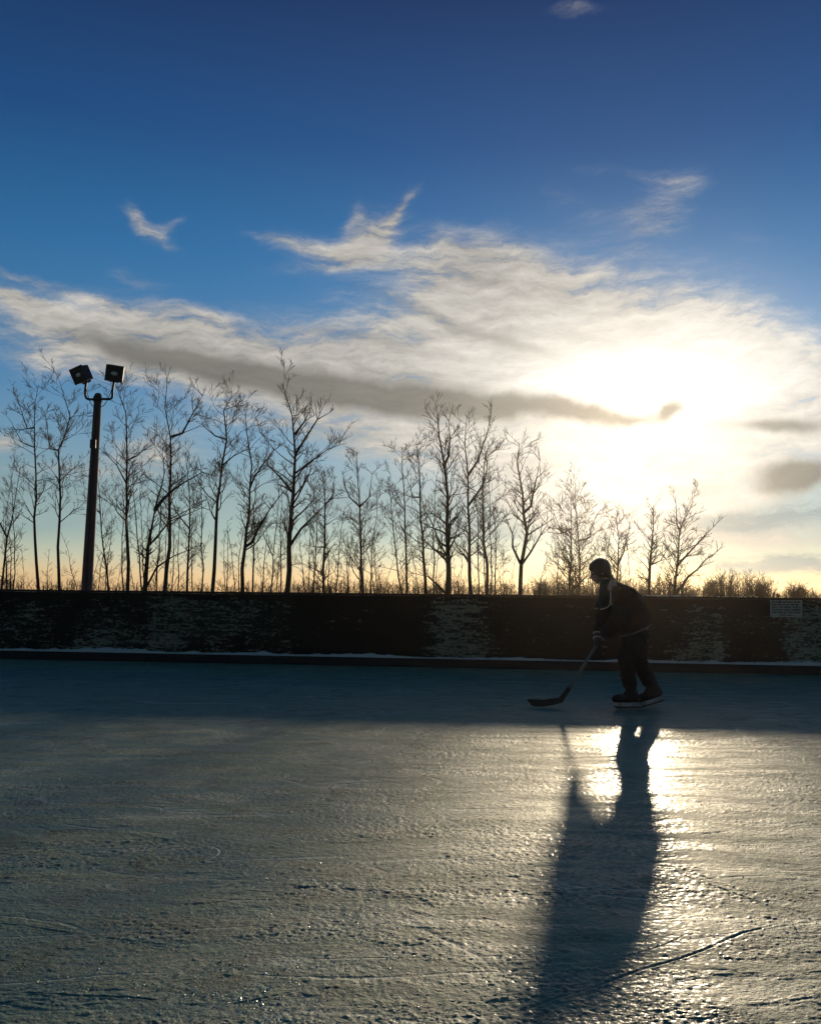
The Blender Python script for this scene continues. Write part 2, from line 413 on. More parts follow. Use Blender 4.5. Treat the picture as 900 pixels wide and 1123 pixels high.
# wall line
W0 = ground(0, 722); W1 = ground(900, 740); wd = (W1 - W0).normalized(); wd.z = 0; wd.normalize()
wnrm = Vector((-wd.y, wd.x, 0)) * -1      # towards the camera
if wnrm.y > 0: wnrm = -wnrm
WO = Vector((W0.x, W0.y, 0))
def onwall(s, out=0.0, z=0.0): return WO + wd * s + wnrm * out + Vector((0, 0, z))
def s_of(px, py=690):
    """distance along the wall of the point seen at this pixel"""
    d = ray(px, py); k = (WO - CAM).dot(wnrm) / d.dot(wnrm); p = CAM + d * k
    return (p - WO).dot(wd), p.z
A, B = onwall(-34), onwall(48)
import numpy as np
_rs = np.random.RandomState(5); PERM = _rs.permutation(512); _ang = _rs.rand(512) * 2 * np.pi
def perlin(x, y, seed=0):
    xi = np.floor(x).astype(np.int64); yi = np.floor(y).astype(np.int64); xf = x - xi; yf = y - yi
    def g(ix, iy, dx, dy):
        k = PERM[(PERM[(ix + seed * 37) & 511] + iy) & 511]; return np.cos(_ang[k]) * dx + np.sin(_ang[k]) * dy
    u = xf * xf * xf * (xf * (xf * 6 - 15) + 10); v = yf * yf * yf * (yf * (yf * 6 - 15) + 10)
    n0 = g(xi, yi, xf, yf) * (1 - u) + g(xi + 1, yi, xf - 1, yf) * u
    n1 = g(xi, yi + 1, xf, yf - 1) * (1 - u) + g(xi + 1, yi + 1, xf - 1, yf - 1) * u
    return (n0 * (1 - v) + n1 * v) * 1.5
def fbm(x, y, o, seed=0, gain=.55):
    t_ = 0; a_ = 1.0
    for i in range(o): t_ = t_ + perlin(x, y, seed + i) * a_; x = x * 2.03 + 5.1; y = y * 2.03 + 1.7; a_ *= gain
    return t_
def sst(v, a_, b_): k = np.clip((v - a_) / (b_ - a_), 0, 1); return k * k * (3 - 2 * k)
# worked surface in front of the camera: real relief a few millimetres high
U = np.linspace(-.64, .64, 930); Q = np.linspace(640, 100, 940); D = 1.2 * F / Q
dd_, uu_ = np.meshgrid(D, U, indexing='ij'); gx = uu_ * dd_; gy = dd_
wx = gx + .10 * fbm(gx * 1.5, gy * 1.5, 3, 40); wy = gy + .10 * fbm(gx * 1.5, gy * 1.5, 3, 50)
patch = sst(fbm(wx * .7, wy * 1.7, 4, 3), -.25, .35)
ridge = sst(fbm(wx * 2.2, wy * 8.5 + wx * .6, 4, 7), .22, .42) * sst(fbm(gx * 1.1, gy * 1.6, 2, 12), -.1, .3)
crumb = sst(fbm(wx * 27, wy * 30, 3, 17, .6), .22, .55) * sst(fbm(wx * 1.9, wy * 5.5, 3, 21), -.05, .35)
lump = sst(fbm(gx * 12, gy * 12, 2, 60), .46, .66) * sst(fbm(gx * 1.3, gy * 4, 3, 62), .0, .35)
fine_ = fbm(gx * 38, gy * 38, 3, 26, .65)
hgt = ridge * .0017 + crumb * (.0008 + .0011 * patch) + lump * .0018 + fine_ * (.0008 + .0014 * patch) + fbm(wx * 3, wy * 7, 3, 33) * .0014
def cutline(pa, pb, wdt, depth, bend=0.0):
    global hgt
    A_ = ground(*pa); B_ = ground(*pb); L_ = math.hypot(B_.x - A_.x, B_.y - A_.y); ex, ey = (B_.x - A_.x) / L_, (B_.y - A_.y) / L_
    rx, ry = gx - A_.x, gy - A_.y; al = rx * ex + ry * ey; ac = -rx * ey + ry * ex + .02 * fbm(gx * 2, gy * 2, 2, 70)
    ac = ac + bend * (al / L_) * (1 - al / L_) * L_
    k = np.clip(1 - np.abs(ac) / wdt, 0, 1) * sst(al, 0, .1) * (1 - sst(al, L_ - .1, L_)) * (.35 + .65 * sst(fbm(gx * 5, gy * 5, 2, 72), -.3, .2))
    rim = np.clip(1 - np.abs(np.abs(ac) - wdt * 1.5) / wdt, 0, 1) * .4 * sst(al, 0, .1) * (1 - sst(al, L_ - .1, L_))
    hgt = hgt * (1 - .7 * k) - depth * k + depth * rim
for c_ in (((560, 1112), (860, 1010), .012, .006), ((640, 1065), (760, 1022), .007, .005), ((500, 975), (760, 985), .012, .005), ((0, 1085), (190, 1100), .010, .006), ((340, 1085), (230, 1105), .009, .006),
           ((85, 1105), (148, 985), .005, .004, .06), ((20, 975), (32, 1012), .006, .004, .1), ((420, 920), (490, 882), .006, .004), ((845, 850), (900, 868), .02, .006), ((850, 900), (990, 970), .010, .005),
           ((180, 960), (330, 950), .012, .005), ((700, 940), (860, 1000), .009, .005), ((250, 880), (520, 915), .010, .004), ((-20, 1010), (200, 1040), .010, .005), ((880, 930), (990, 915), .01, .005), ((300, 1040), (470, 1000), .008, .005)):
    cutline(*c_[:2], c_[2] * .6, c_[3] * .5, *c_[4:])
fade = (1 - sst(dd_, 7.5, 11.8)) * sst(.64 - np.abs(uu_), 0, .03) * sst(dd_, D[0], D[0] * 1.04)
hgt = (hgt - .0008) * fade
nr, nc = gx.shape
co = np.stack([gx, gy, hgt], -1).reshape(-1, 3)
i0 = (np.arange(nr - 1)[:, None] * nc + np.arange(nc - 1)[None, :]).reshape(-1)
quads = np.stack([i0, i0 + 1, i0 + nc + 1, i0 + nc], -1)
corner = [tuple(onwall(-34, 0)), tuple(onwall(48, 0)), tuple(onwall(48, 46)), tuple(onwall(-34, 46))]
nb_ = nr * nc; P0, P1, P2, P3 = nb_, nb_ + 1, nb_ + 2, nb_ + 3; A0, B0, C0, D0 = 0, nc - 1, nb_ - 1, nb_ - nc
extra = np.array([[P0, D0, C0, P1], [P1, C0, B0, P2], [P2, B0, A0, P3], [P3, A0, D0, P0]])
co = np.concatenate([co, np.array(corner)]); quads = np.concatenate([quads, extra])
me = bpy.data.meshes.new('ice'); me.vertices.add(len(co)); me.vertices.foreach_set('co', co.astype(np.float32).ravel())
me.loops.add(len(quads) * 4); me.loops.foreach_set('vertex_index', quads.astype(np.int32).ravel())
me.polygons.add(len(quads)); me.polygons.foreach_set('loop_start', np.arange(0, len(quads) * 4, 4, dtype=np.int32)); me.polygons.foreach_set('loop_total', np.full(len(quads), 4, dtype=np.int32))
me.update(calc_edges=True); me.validate()
sm_ = np.ones(len(quads), dtype=bool); sm_[-4:] = False; me.polygons.foreach_set('use_smooth', sm_)
ice = link('ice', me, ice_mat); tag(ice, kind='structure')
print('ice normals', me.polygons[0].normal.z, [round(me.polygons[-k].normal.z, 2) for k in (1, 2, 3, 4)])

# ---- the boards
TBL = [(-200, .55), (0, .60), (60, .50), (110, .62), (200, .72), (250, .62), (300, .60), (318, .66), (326, .08), (400, .12), (455, .05), (488, .80), (528, .74), (565, .22), (640, .22), (720, .28), (765, .75), (790, .62), (805, .30), (850, .42), (868, .90), (940, .70), (1100, .3)]
def board_mat(pale=(.31, .29, .20), pale2=(.24, .33, .26)):
    """flaking paint on black boards; how much is left changes along the wall (wear with its own shape)"""
    mt, t, b = new_mat('flaking_boards')
    tc = t.new('ShaderNodeTexCoord').outputs['Object']
    sp = t.new('ShaderNodeSeparateXYZ'); t.put(sp.inputs[0], tc)
    lo_ = s_of(-200)[0]; hi_ = s_of(1100)[0]
    xx = t.math('MULTIPLY_ADD', t.math('SUBTRACT', t.noise(t.mapping(tc, scale=(1, 1, 2.5)), 3.5, 5, .7), .5), 1.1, sp.outputs[0])
    u = t.math('DIVIDE', t.math('SUBTRACT', xx, lo_), hi_ - lo_, clamp=True)
    cov = t.ramp(u, [((s_of(px)[0] - lo_) / (hi_ - lo_), (c, c, c)) for px, c in TBL])
    v = tc
    big = t.noise(t.mapping(v, scale=(1, 1, 1.4)), 1.1, 3, .5)
    fl = t.noise(t.mapping(v, scale=(3.0, 3.0, 17)), 1.0, 8, .75)
    fl2 = t.noise(t.mapping(v, scale=(7, 7, 14)), 2.2, 6, .75)
    s = t.math('ADD', t.math('ADD', t.math('MULTIPLY', fl, .46), t.math('MULTIPLY', fl2, .36)), t.math('MULTIPLY', big, .18))
    edge = t.math('MULTIPLY_ADD', cov, -.135, .600)
    # the top plank has lost nearly all of its paint
    topw = t.step(sp.outputs[2], 1.02, 1.12, 0.0, .05)
    edge = t.math('ADD', edge, topw)
    k = t.step(t.math('SUBTRACT', s, edge), -.01, .02)
    gr = t.noise(t.mapping(v, scale=(2, 2, 60)), 1.0, 4, .6)
    wood = t.mix(gr, (.008, .006, .005), (.030, .021, .016))
    pc = t.mix(t.step(sp.outputs[0], s_of(740)[0], s_of(860)[0]), pale, pale2)
    paint = t.mix(fl2, t.mix(.55, pc, (.02, .02, .02)), pc)
    t.put(b.inputs['Base Color'], t.mix(k, wood, paint))
    b.inputs['Roughness'].default_value = .8; b.inputs['Specular IOR Level'].default_value = .2
    bp = t.new('ShaderNodeBump'); bp.inputs['Strength'].default_value = .7; bp.inputs['Distance'].default_value = .006
    t.put(bp.inputs['Height'], t.math('ADD', k, gr)); t.put(b.inputs['Normal'], bp.outputs[0])
    return mt
BM_ = board_mat()
rb = empty('rink_boards', WO, 'long weathered board wall with flaking paint closing the far side of the rink', 'wall')
rb.rotation_euler = (0, 0, math.atan2(wd.y, wd.x))
rail_m = simple('rail_wood', (.030, .012, .010), .7, var=.4, scale=14)
kick_m = simple('kick_wood', (.012, .010, .009), .75, var=.4, scale=9)
snow_m = simple('snow', (.50, .50, .46), .65, var=.12, scale=26, bump=.5)
WH = 1.155
ref = s_of(475)[0]; pw = 1.1
k0 = int(math.floor((-34 - ref) / pw)) + 1
for k in range(k0, int((48 - ref) / pw)):
    s0 = ref + k * pw; sc_ = s0 + pw / 2
    mb = MB(); mb.box((sc_, 0.03, WH / 2), (pw - .0015, .05, WH))
    o = mb.build('panel', BM_, rb)
mb = MB(); mb.box((7, 0.03, WH + .021), (82, .12, .038)); o = mb.build('cap_rail', rail_m, rb); bevel(o, .008)
mb = MB(); mb.box((7, -0.06, .07), (82, .12, .14)); o = mb.build('kick_board', kick_m, rb); bevel(o, .01)
# posts behind, and battens over the seams
for k in range(k0, int((48 - ref) / pw), 2):
    mb = MB(); mb.box((ref + k * pw, .115, .55), (.09, .09, 1.1)); mb.build('post', kick_m, rb)
# painted notice with six rows of worn lettering
s0, z1 = s_of(844, 658); s1, _ = s_of(879, 658); _, z0 = s_of(860, 677)
mt, t, b = new_mat('notice_paint'); tcc = t.new('ShaderNodeTexCoord').outputs['Object']
t.put(b.inputs['Base Color'], t.mix(t.step(t.noise(tcc, 9, 6, .7), .45, .7), (.34, .40, .34), (.20, .24, .2))); b.inputs['Roughness'].default_value = .8
nt = MB(); zm = (z0 + z1) / 2; nt.box(((s0 + s1) / 2, -.002, zm), (s1 - s0, .014, z1 - z0)); no = nt.build('notice', mt, rb)
ink = simple('notice_ink', (.012, .010, .010), .8)
mb = MB(); rows = 6; W_ = s1 - s0; H_ = z1 - z0; rnd = random.Random(5)
for r_ in range(rows):
    zc = z1 - H_ * (r_ + .75) / (rows + .6); x = s0 + W_ * .06; xe = s1 - W_ * .06
    if r_ == 5: x = s0 + W_ * .30; xe = s1 - W_ * .28
    if r_ == 1: xe -= W_ * .05
    while x < xe - .01:
        L = min(rnd.uniform(.03, .10), xe - x)
        nl = max(2, int(L / .016)); gl_ = L / nl
        for q in range(nl):         # strokes of worn, unreadable capitals
            hh = H_ * .10 * rnd.uniform(.75, 1.0)
            xx = x + q * gl_
            mb.box((xx + gl_ * .22, -.0105, zc), (gl_ * .36, .003, hh))
            mb.box((xx + gl_ * .52, -.0105, zc + rnd.choice((-.5, 0, .5)) * hh * .8), (gl_ * .34, .003, hh * .34))
            if rnd.random() < .6: mb.box((xx + gl_ * .80, -.0105, zc), (gl_ * .28, .003, hh))
        x += L + rnd.uniform(.012, .02)
mb.build('lettering', ink, no)
# snow lying on the kick board and on the rail
def snow_ridge(name, s_a, s_b, amp, zb, out, wid, seed, thr=.0):
    mb = MB(); n_ = int((s_b - s_a) / .035); prof = []
    for i in range(n_ + 1):
        s = s_a + (s_b - s_a) * i / n_
        hgt = amp * (.35 + max(0, mnoise.noise(Vector((s * .7, seed, 0))) + .15) * 1.3 + max(0, mnoise.noise(Vector((s * 3.3, seed, 4))) ) * .9 + abs(mnoise.noise(Vector((s * 13, seed, 9)))) * .4)
        hgt *= min(1, max(0.02, (mnoise.noise(Vector((s * .35, seed + 5, 0))) + .32 - thr) * 2.2))
        ww = wid * (.7 + .5 * mnoise.noise(Vector((s * 4, seed, 20))))
        for (a, z) in ((-1, 0), (-.8, .55), (-.2, 1), (.5, .9), (1, 0.75), (1, 0)):
            jit = 1 + .25 * mnoise.noise(Vector((s * 21, a * 3, seed)))
            mb.v.append(Vector((s, -(out - a * ww / 2), zb + z * hgt * jit)))
    for i in range(n_):
        for j in range(5):
            q = i * 6; mb.f.append((q + j, q + 6 + j, q + 7 + j, q + 1 + j))
    return mb
parts_ = snow_ridge('s', -30, 40, .080, .141, .06, .11, 2.0)
o = parts_.build('snow', snow_m, None, True); o.matrix_world = Matrix.Translation(WO) @ Matrix.Rotation(math.atan2(wd.y, wd.x), 4, 'Z'); tag(o, kind='stuff')
# bits of snow clinging to the rail
mb = MB(); rnd = random.Random(3)
def bits(pa, pb, n, r):
    for _ in range(n):
        s, _z = s_of(rnd.uniform(pa, pb)); c = Vector((s, .03 + rnd.uniform(-.05, .05), WH + .040))
        mb.ell(c, (r * rnd.uniform(.6, 2.2), r * rnd.uniform(.5, 1.2), r * rnd.uniform(.4, 1.1)), nu=7, nv=5)
bits(688, 745, 60, .016); bits(745, 835, 40, .012); bits(20, 690, 50, .006)
o = mb.build('snow', snow_m, None, True); o.matrix_world = Matrix.Translation(WO) @ Matrix.Rotation(math.atan2(wd.y, wd.x), 4, 'Z'); tag(o, kind='stuff')

# ---- loose ice shavings
mb = MB(); rnd = random.Random(11)
OCT = [(1, 0, 0), (0, 1, 0), (-1, 0, 0), (0, -1, 0), (0, 0, 1)]
cnt = 0
while cnt < 14000:
    d = 2.2 * (11.5 / 2.2) ** (rnd.random() ** 1.1); x = rnd.uniform(-.55, .55) * d
    dens = mnoise.noise(Vector((x * 1.2, d * 3.2, 1))) * .6 + mnoise.noise(Vector((x * 4, d * 9, 3))) * .5
    if dens < rnd.uniform(-.15, .55): continue
    if (Vector((x, d, 0)) - WO).dot(wnrm) < .15: continue
    r = .0012 + .0024 * rnd.random() ** 3
    if rnd.random() < .02 and mnoise.noise(Vector((x * .9, d * 4, 8))) > .05: r = rnd.uniform(.003, .006)
    base = len(mb.v); a0 = rnd.uniform(0, 6.28)
    for (vx, vy, vz) in OCT:
        q = r * rnd.uniform(.6, 1.5)
        mb.v.append(Vector((x + (vx * math.cos(a0) - vy * math.sin(a0)) * q * 1.4, d + (vx * math.sin(a0) + vy * math.cos(a0)) * q, vz * q * .6)))
    for i in range(4): mb.f.append((base + i, base + (i + 1) % 4, base + 4))
    cnt += 1
chip = simple('ice_chip', (.62, .66, .66), .35, var=.2, scale=60, bump=0)
tag(mb.build('snow', chip), kind='stuff').name = 'ice_shavings'
# ================================================================== TREES
bark = simple('bark', (.040, .026, .020), .85, var=.45, scale=9, bump=.4, spec=.2)
twig_m = simple('twig_bark', (.050, .030, .022), .85, var=.35, scale=12, bump=0, spec=.2)
glare_bark = simple('glare_bark', (.085, .060, .040), .8, var=.4, scale=7, bump=.3, spec=.2)  # bark colour lightened to imitate sun glare over the trees before it

def grow(mb, p, d, L, r, depth, rnd, stats, up_=.35, cap=2600):
    """one branch and its side shoots"""
    if L < .10 or stats[0] > cap: return
    stats[0] += 1
    n = max(2, min(6, int(L / .28) + 1)); pts = [p.copy()]; rad = [r]; cur = p.copy(); dd = d.normalized()
    for i in range(n):
        dd = (dd + Vector((rnd.gauss(0, .17), rnd.gauss(0, .13), rnd.gauss(0, .12) + up_ * .14))).normalized()
        cur = cur + dd * (L / n); pts.append(cur.copy()); rad.append(max(.0042, r * (1 - .80 * (i + 1) / n)))
    mb.tube(pts, rad, 5 if r > .03 else 3, cap=False)
    if depth <= 0: return
    k = int(rnd.uniform(2.6, 5.6) + L * 1.2)
    for i in range(k):
        f = rnd.uniform(.22, 1.0); j = min(n - 1, int(f * n)); q = pts[j].lerp(pts[j + 1], f * n - j)
        tdir = (pts[j + 1] - pts[j]).normalized()
        side = Vector((rnd.gauss(0, 1), rnd.gauss(0, .7), rnd.gauss(0, .6))); side = (side - tdir * side.dot(tdir)).normalized()
        nd = (tdir * rnd.uniform(.7, 1.1) + side * rnd.uniform(.5, .95) + Vector((0, 0, up_ * .6))).normalized()
        grow(mb, q, nd, L * rnd.uniform(.30, .66) * (1.15 - .45 * f), max(.005, rad[j] * .6), depth - 1, rnd, stats, up_, cap)

def tree(poly, Y, r0, seed, label, spread=1.0, start=.30, forks=(), group=None, dens=1.0, mat=None, name='bare_tree', rise=.45):
    spread *= .86; r0 *= .82
    rnd = random.Random(seed)
    pts = [at(px, py, Y) for px, py in poly]
    for i, p in enumerate(pts): p.y += rnd.uniform(-.15, .15) * i
    g = pts[0].copy(); dirn = (pts[1] - pts[0]); g = pts[0] - dirn * ((pts[0].z + .06) / max(.4, dirn.z)) * .8; g.z = -.06
    g.x = pts[0].x * .5 + g.x * .5
    fine = [g]
    for a, b_ in zip([g] + pts[:-1], pts):
        m_ = max(1, int((b_ - a).length / .55))
        for i in range(1, m_ + 1):
            q = a.lerp(b_, i / m_)
            if i < m_: q += Vector((rnd.gauss(0, .028), rnd.gauss(0, .03), 0))
            fine.append(q)
    H = sum((fine[i + 1] - fine[i]).length for i in range(len(fine) - 1))
    root = empty(name, g, label, 'tree', group)
    tm = MB(); bm_ = MB(); k = len(fine); rad = [max(.006, r0 * (1 - .90 * i / (k - 1)) * (1.25 if i == 0 else 1)) for i in range(k)]
    loc = [q - g for q in fine]
    tm.tube(loc, rad, 7)
    stats = [0]
    for (f0, pl, rr) in forks:      # heavy limbs seen in the photograph
        tx, tz = (at(*pl[0], Y) - g).x, (at(*pl[0], Y) - g).z
        j = min(range(k - 1), key=lambda i_: abs(loc[i_].z - (tz - .9 * abs(tx - loc[i_].x) - .08))); fp = [loc[j]] + [at(px, py, Y + rnd.uniform(-.4, .4)) - g for px, py in pl]
        fl = [fp[0]]
        for a, b_ in zip(fp[:-1], fp[1:]):
            m_ = max(1, int((b_ - a).length / .4))
            for i in range(1, m_ + 1): fl.append(a.lerp(b_, i / m_) + (Vector((rnd.gauss(0, .03), 0, rnd.gauss(0, .03))) if i < m_ else Vector()))
        kk = len(fl); tm.tube(fl, [max(.007, rr * (1 - .85 * i / (kk - 1))) for i in range(kk)], 6, cap=False)
        for i in range(1, kk):
            tdir = (fl[i] - fl[i - 1]).normalized()
            for _ in range(2 if rnd.random() < .8 * dens else 1):
                side = Vector((rnd.gauss(0, 1), rnd.gauss(0, .6), rnd.gauss(.2, .6)))
                grow(bm_, fl[i], (tdir + side * .7).normalized(), H * .13 * rnd.uniform(.5, 1.2) * spread * (1.2 - .6 * i / kk), max(.006, rr * .35), 2, rnd, stats, rise)
    nb = int(27 * dens * (H / 8 + .35))
    for i in range(nb):
        f = start + (1 - start) * (i + rnd.random()) / nb; f = min(f, .995)
        j = min(k - 2, int(f * (k - 1))); q = loc[j].lerp(loc[j + 1], f * (k - 1) - j)
        tdir = (loc[j + 1] - loc[j]).normalized(); a = rnd.uniform(0, 6.283)
        side = Vector((math.cos(a), math.sin(a) * .8, 0))
        nd = tdir * rnd.uniform(.35, 1.1) + side * rnd.uniform(.6, 1.0)
        L = H * spread * rnd.uniform(.07, .21) * (1.15 - .75 * abs(f - .45) ** 1.0)
        grow(bm_, q, nd, L, max(.007, rad[j] * .5), 3, rnd, stats, rise)
    tm.build('trunk', mat or bark, root, True)
    bm_.build('crown', twig_m, root, True)
    return root

YT = 31.0
TR = [
 # poly, Y, r, spread, start, forks, dens, label
 ([(2, 644), (8, 590), (14, 548), (20, 510)], 29, .06, .8, .2, [(.45, [(-8, 560), (-20, 530)], .03)], .8, 'slender bare tree cut off by the left edge of the photo'),
 ([(42, 644), (38, 590), (36, 545), (36, 490), (38, 447), (46, 424)], 30, .075, .85, .42, [(.80, [(30, 470), (20, 440)], .03), (.78, [(24, 485), (12, 462)], .025)], .9, 'tall bare tree with a forked tip, second trunk from the left end of the boards'),
 ([(65, 644), (65, 600), (65, 545), (67, 495), (75, 455), (72, 422)], 30, .075, .85, .4, [(.70, [(55, 492), (50, 455)], .028)], .9, 'tall bare tree nearest the floodlight pole on its left side'),
 ([(84, 644), (75, 605), (68, 585)], 33, .03, .9, .2, [], .6, 'short leaning bare sapling between the floodlight pole and the tall tree left of it'),
 ([(119, 645), (114, 600), (110, 560), (110, 520), (113, 495)], 32, .05, .8, .3, [], .8, 'thin bare tree with a kinked stem just right of the floodlight pole'),
 ([(140, 646), (139, 590), (138, 530), (139, 480), (134, 450), (133, 426)], 29, .085, .85, .38, [(.62, [(128, 510), (110, 492)], .03), (.60, [(150, 500), (168, 486)], .03)], 1.0, 'tall straight bare tree second to the right of the floodlight pole'),
 ([(155, 646), (150, 590), (146, 540), (145, 505)], 34, .045, .8, .25, [], .8, 'slim bare tree crowding the leaning trunk, on its left side'),
 ([(159, 647), (163, 600), (172, 560), (178, 545)], 28, .12, .7, .4, [(1.0, [(190, 537), (202, 529), (222, 518)], .06), (.8, [(186, 572), (200, 566), (226, 555)], .035), (.95, [(180, 520), (178, 495)], .035), (.25, [(172, 622), (190, 610), (215, 600)], .04)], .9, 'stout bare tree leaning right with thick low limbs'),
 ([(181, 647), (185, 600), (187, 545), (188, 480), (184, 450), (188, 418)], 29, .10, .9, .4, [(.70, [(200, 475), (212, 452), (222, 434)], .045)], 1.1, 'tall bare tree whose long upper limb sweeps up to the right, beside the leaning trunk'),
 ([(205, 647), (207, 600), (208, 560), (205, 510), (204, 488)], 31, .065, .85, .3, [(.5, [(192, 560), (186, 540)], .03)], 1.0, 'dense twiggy bare tree of middle height right of the tree with the sweeping limb'),
 ([(195, 647), (194, 610), (196, 580), (193, 555)], 34, .04, .8, .3, [], .7, 'short bare sapling between the two tall trunks right of the leaning tree'),
 ([(233, 648), (236, 600), (238, 550), (242, 510), (246, 480), (250, 455), (251, 430)], 29, .09, .85, .38, [(.66, [(236, 478), (224, 468), (221, 460)], .03), (.64, [(256, 500), (272, 492)], .03)], .95, 'tall bare tree with a wavering trunk between the twiggy tree and the double trunk'),
 ([(247, 648), (246, 620), (244, 600), (246, 585)], 34, .028, .8, .25, [], .7, 'small bare sapling at the foot of the wavering tree'),
 ([(266, 648), (268, 600), (272, 560), (276, 510), (273, 475), (270, 450)], 28, .095, .85, .38, [(.66, [(288, 510), (299, 495), (302, 488)], .035), (.2, [(276, 595), (288, 572), (296, 558), (314, 535)], .05)], 1.15, 'bushy topped bare tree with a second stem curving right'),
 ([(277, 648), (278, 600), (279, 560), (280, 520)], 32, .055, .8, .35, [], .8, 'slim straight bare tree pressed behind the bushy topped one'),
 ([(297, 649), (299, 610), (303, 575), (306, 545)], 31, .05, .9, .3, [(.5, [(290, 590), (284, 570)], .02)], .9, 'short bare tree just left of the broadest tall tree'),
 ([(315, 650), (316, 600), (321, 540), (324, 480), (320, 455), (312, 425)], 27, .125, .9, .36, [(.80, [(334, 462), (342, 445)], .04), (.72, [(335, 480), (348, 460), (362, 452)], .045), (.62, [(345, 503), (372, 488)], .03), (.40, [(330, 580), (345, 565), (358, 552)], .05), (.55, [(306, 522), (292, 510)], .04)], 1.1, 'broadest tall bare tree standing alone at the middle left with wide forks'),
 ([(355, 650), (356, 600), (357, 555), (355, 520)], 29, .075, 1.0, .25, [(.25, [(345, 600), (338, 575)], .03), (.6, [(364, 545), (367, 525)], .03)], 1.3, 'twiggy bare tree of middle height, first right of the broadest tree'),
 ([(368, 650), (371, 610), (374, 580), (378, 555)], 32, .045, .9, .3, [], .9, 'slim bare tree leaning right, second right of the broadest tree'),
 ([(382, 650), (380, 620), (382, 595)], 31, .04, .9, .3, [], .9, 'low bare sapling in front of the middle left gap in the trees'),
 ([(397, 651), (396, 600), (394, 555), (392, 520), (391, 492)], 29, .075, 1.0, .3, [(.6, [(383, 545), (376, 520)], .03), (.55, [(405, 545), (408, 520)], .03)], 1.15, 'bare tree with an upright broom shaped top, standing alone near the middle'),
 ([(414, 651), (411, 615), (410, 580)], 31, .03, 1.0, .3, [], .9, 'low thin sapling right of the broom topped tree'),
 ([(441, 652), (435, 615), (431, 580), (428, 545), (425, 525)], 31, .05, .9, .3, [], .9, 'thin bare tree leaning left, first of the pair left of the centre'),
 ([(446, 652), (445, 600), (444, 560), (441, 515), (440, 488)], 30, .055, .9, .3, [(.6, [(434, 550), (428, 520)], .02)], .9, 'straight thin bare tree, second of the pair left of the centre'),
 ([(467, 652), (464, 610), (461, 570), (460, 520), (456, 482)], 29, .08, .9, .32, [(.55, [(452, 545), (446, 525)], .03)], 1.0, 'bare tree with a slightly bowed trunk left of the thickest central tree'),
 ([(491, 653), (491, 600), (491, 545), (487, 510), (481, 480), (479, 456)], 27, .135, .95, .34, [(.64, [(492, 500), (492, 462)], .045), (.40, [(482, 595), (474, 575), (466, 560)], .04), (.04, [(478, 640), (468, 632)], .05)], 1.35, 'thickest bare tree at the centre with a double upright top'),
 ([(516, 653), (515, 610), (513, 555), (514, 520), (510, 485), (513, 452)], 28, .095, .9, .38, [(.60, [(524, 540), (530, 530), (535, 500)], .04), (.68, [(524, 505), (534, 475), (538, 455)], .035)], 1.2, 'tall bare tree with a V shaped top just right of the thickest one'),
 ([(534, 653), (534, 620), (530, 570), (528, 535), (530, 505), (534, 492)], 28, .08, 1.0, .4, [], 1.2, 'bare tree with an S bent trunk right of the V topped one'),
 ([(543, 653), (544, 610), (543, 580), (540, 548)], 31, .05, .9, .3, [], .9, 'slim bare tree hugging the S bent trunk'),
 ([(570, 654), (572, 620), (577, 585), (575, 540), (569, 505), (568, 488)], 28, .11, .95, .42, [(.45, [(582, 555), (588, 525), (592, 505)], .045), (.25, [(562, 600), (558, 575)], .045), (.38, [(592, 588), (600, 575)], .04)], 1.05, 'forked bare tree like a wine glass standing left of the skater and his stick'),
 ([(590, 654), (594, 630), (602, 605)], 32, .04, .9, .3, [], .8, 'low bare sapling leaning right beside the wine glass shaped tree'),
 ([(624, 655), (627, 615), (626, 580), (624, 545)], 29, .075, 1.1, .25, [(.4, [(616, 585), (608, 565)], .03)], 1.4, 'bushy bare tree with a straight stem above the blade of the hockey stick'),
 ([(634, 655), (636, 615), (634, 570), (631, 530)], 30, .06, 1.0, .3, [(.4, [(646, 590), (654, 565)], .03)], 1.3, 'taller bushy bare tree close behind the head of the skater, on its left'),
 ([(676, 656), (677, 620), (677, 590), (677, 566)], 31, .075, 1.1, .25, [(.4, [(668, 610), (663, 590)], .03), (.5, [(684, 605), (690, 580)], .03)], 1.3, 'bare tree rising straight behind the back of the skater'),
 ([(711, 656), (712, 620), (716, 580), (719, 553)], 29, .095, .9, .35, [(.3, [(724, 615), (736, 595)], .03)], .9, 'bare tree with a plain trunk paled by sun glare, first right of the skater'),
 ([(738, 656), (741, 620), (748, 580), (757, 550)], 28, .075, 1.0, .3, [(.35, [(752, 610), (770, 590), (782, 578)], .04), (.2, [(755, 632), (772, 615), (786, 605)], .04), (.5, [(742, 575), (741, 552)], .035)], 1.15, 'right hand end tree of the row, leaning and spreading toward the open field'),
 ([(727, 656), (730, 635), (735, 605)], 31, .035, 1.0, .3, [], .8, 'thin sapling between the last two trees right of the skater'),
]
for i, (poly, Y_, r_, sp_, st_, fk_, dn_, lab) in enumerate(TR):
    tree(poly, Y_, r_, 100 + i * 7, lab, sp_ * (1.25 if i >= 31 else 1), st_, fk_, None, dn_ * (1.5 if i >= 31 else 1.0), glare_bark if i >= 31 else None)
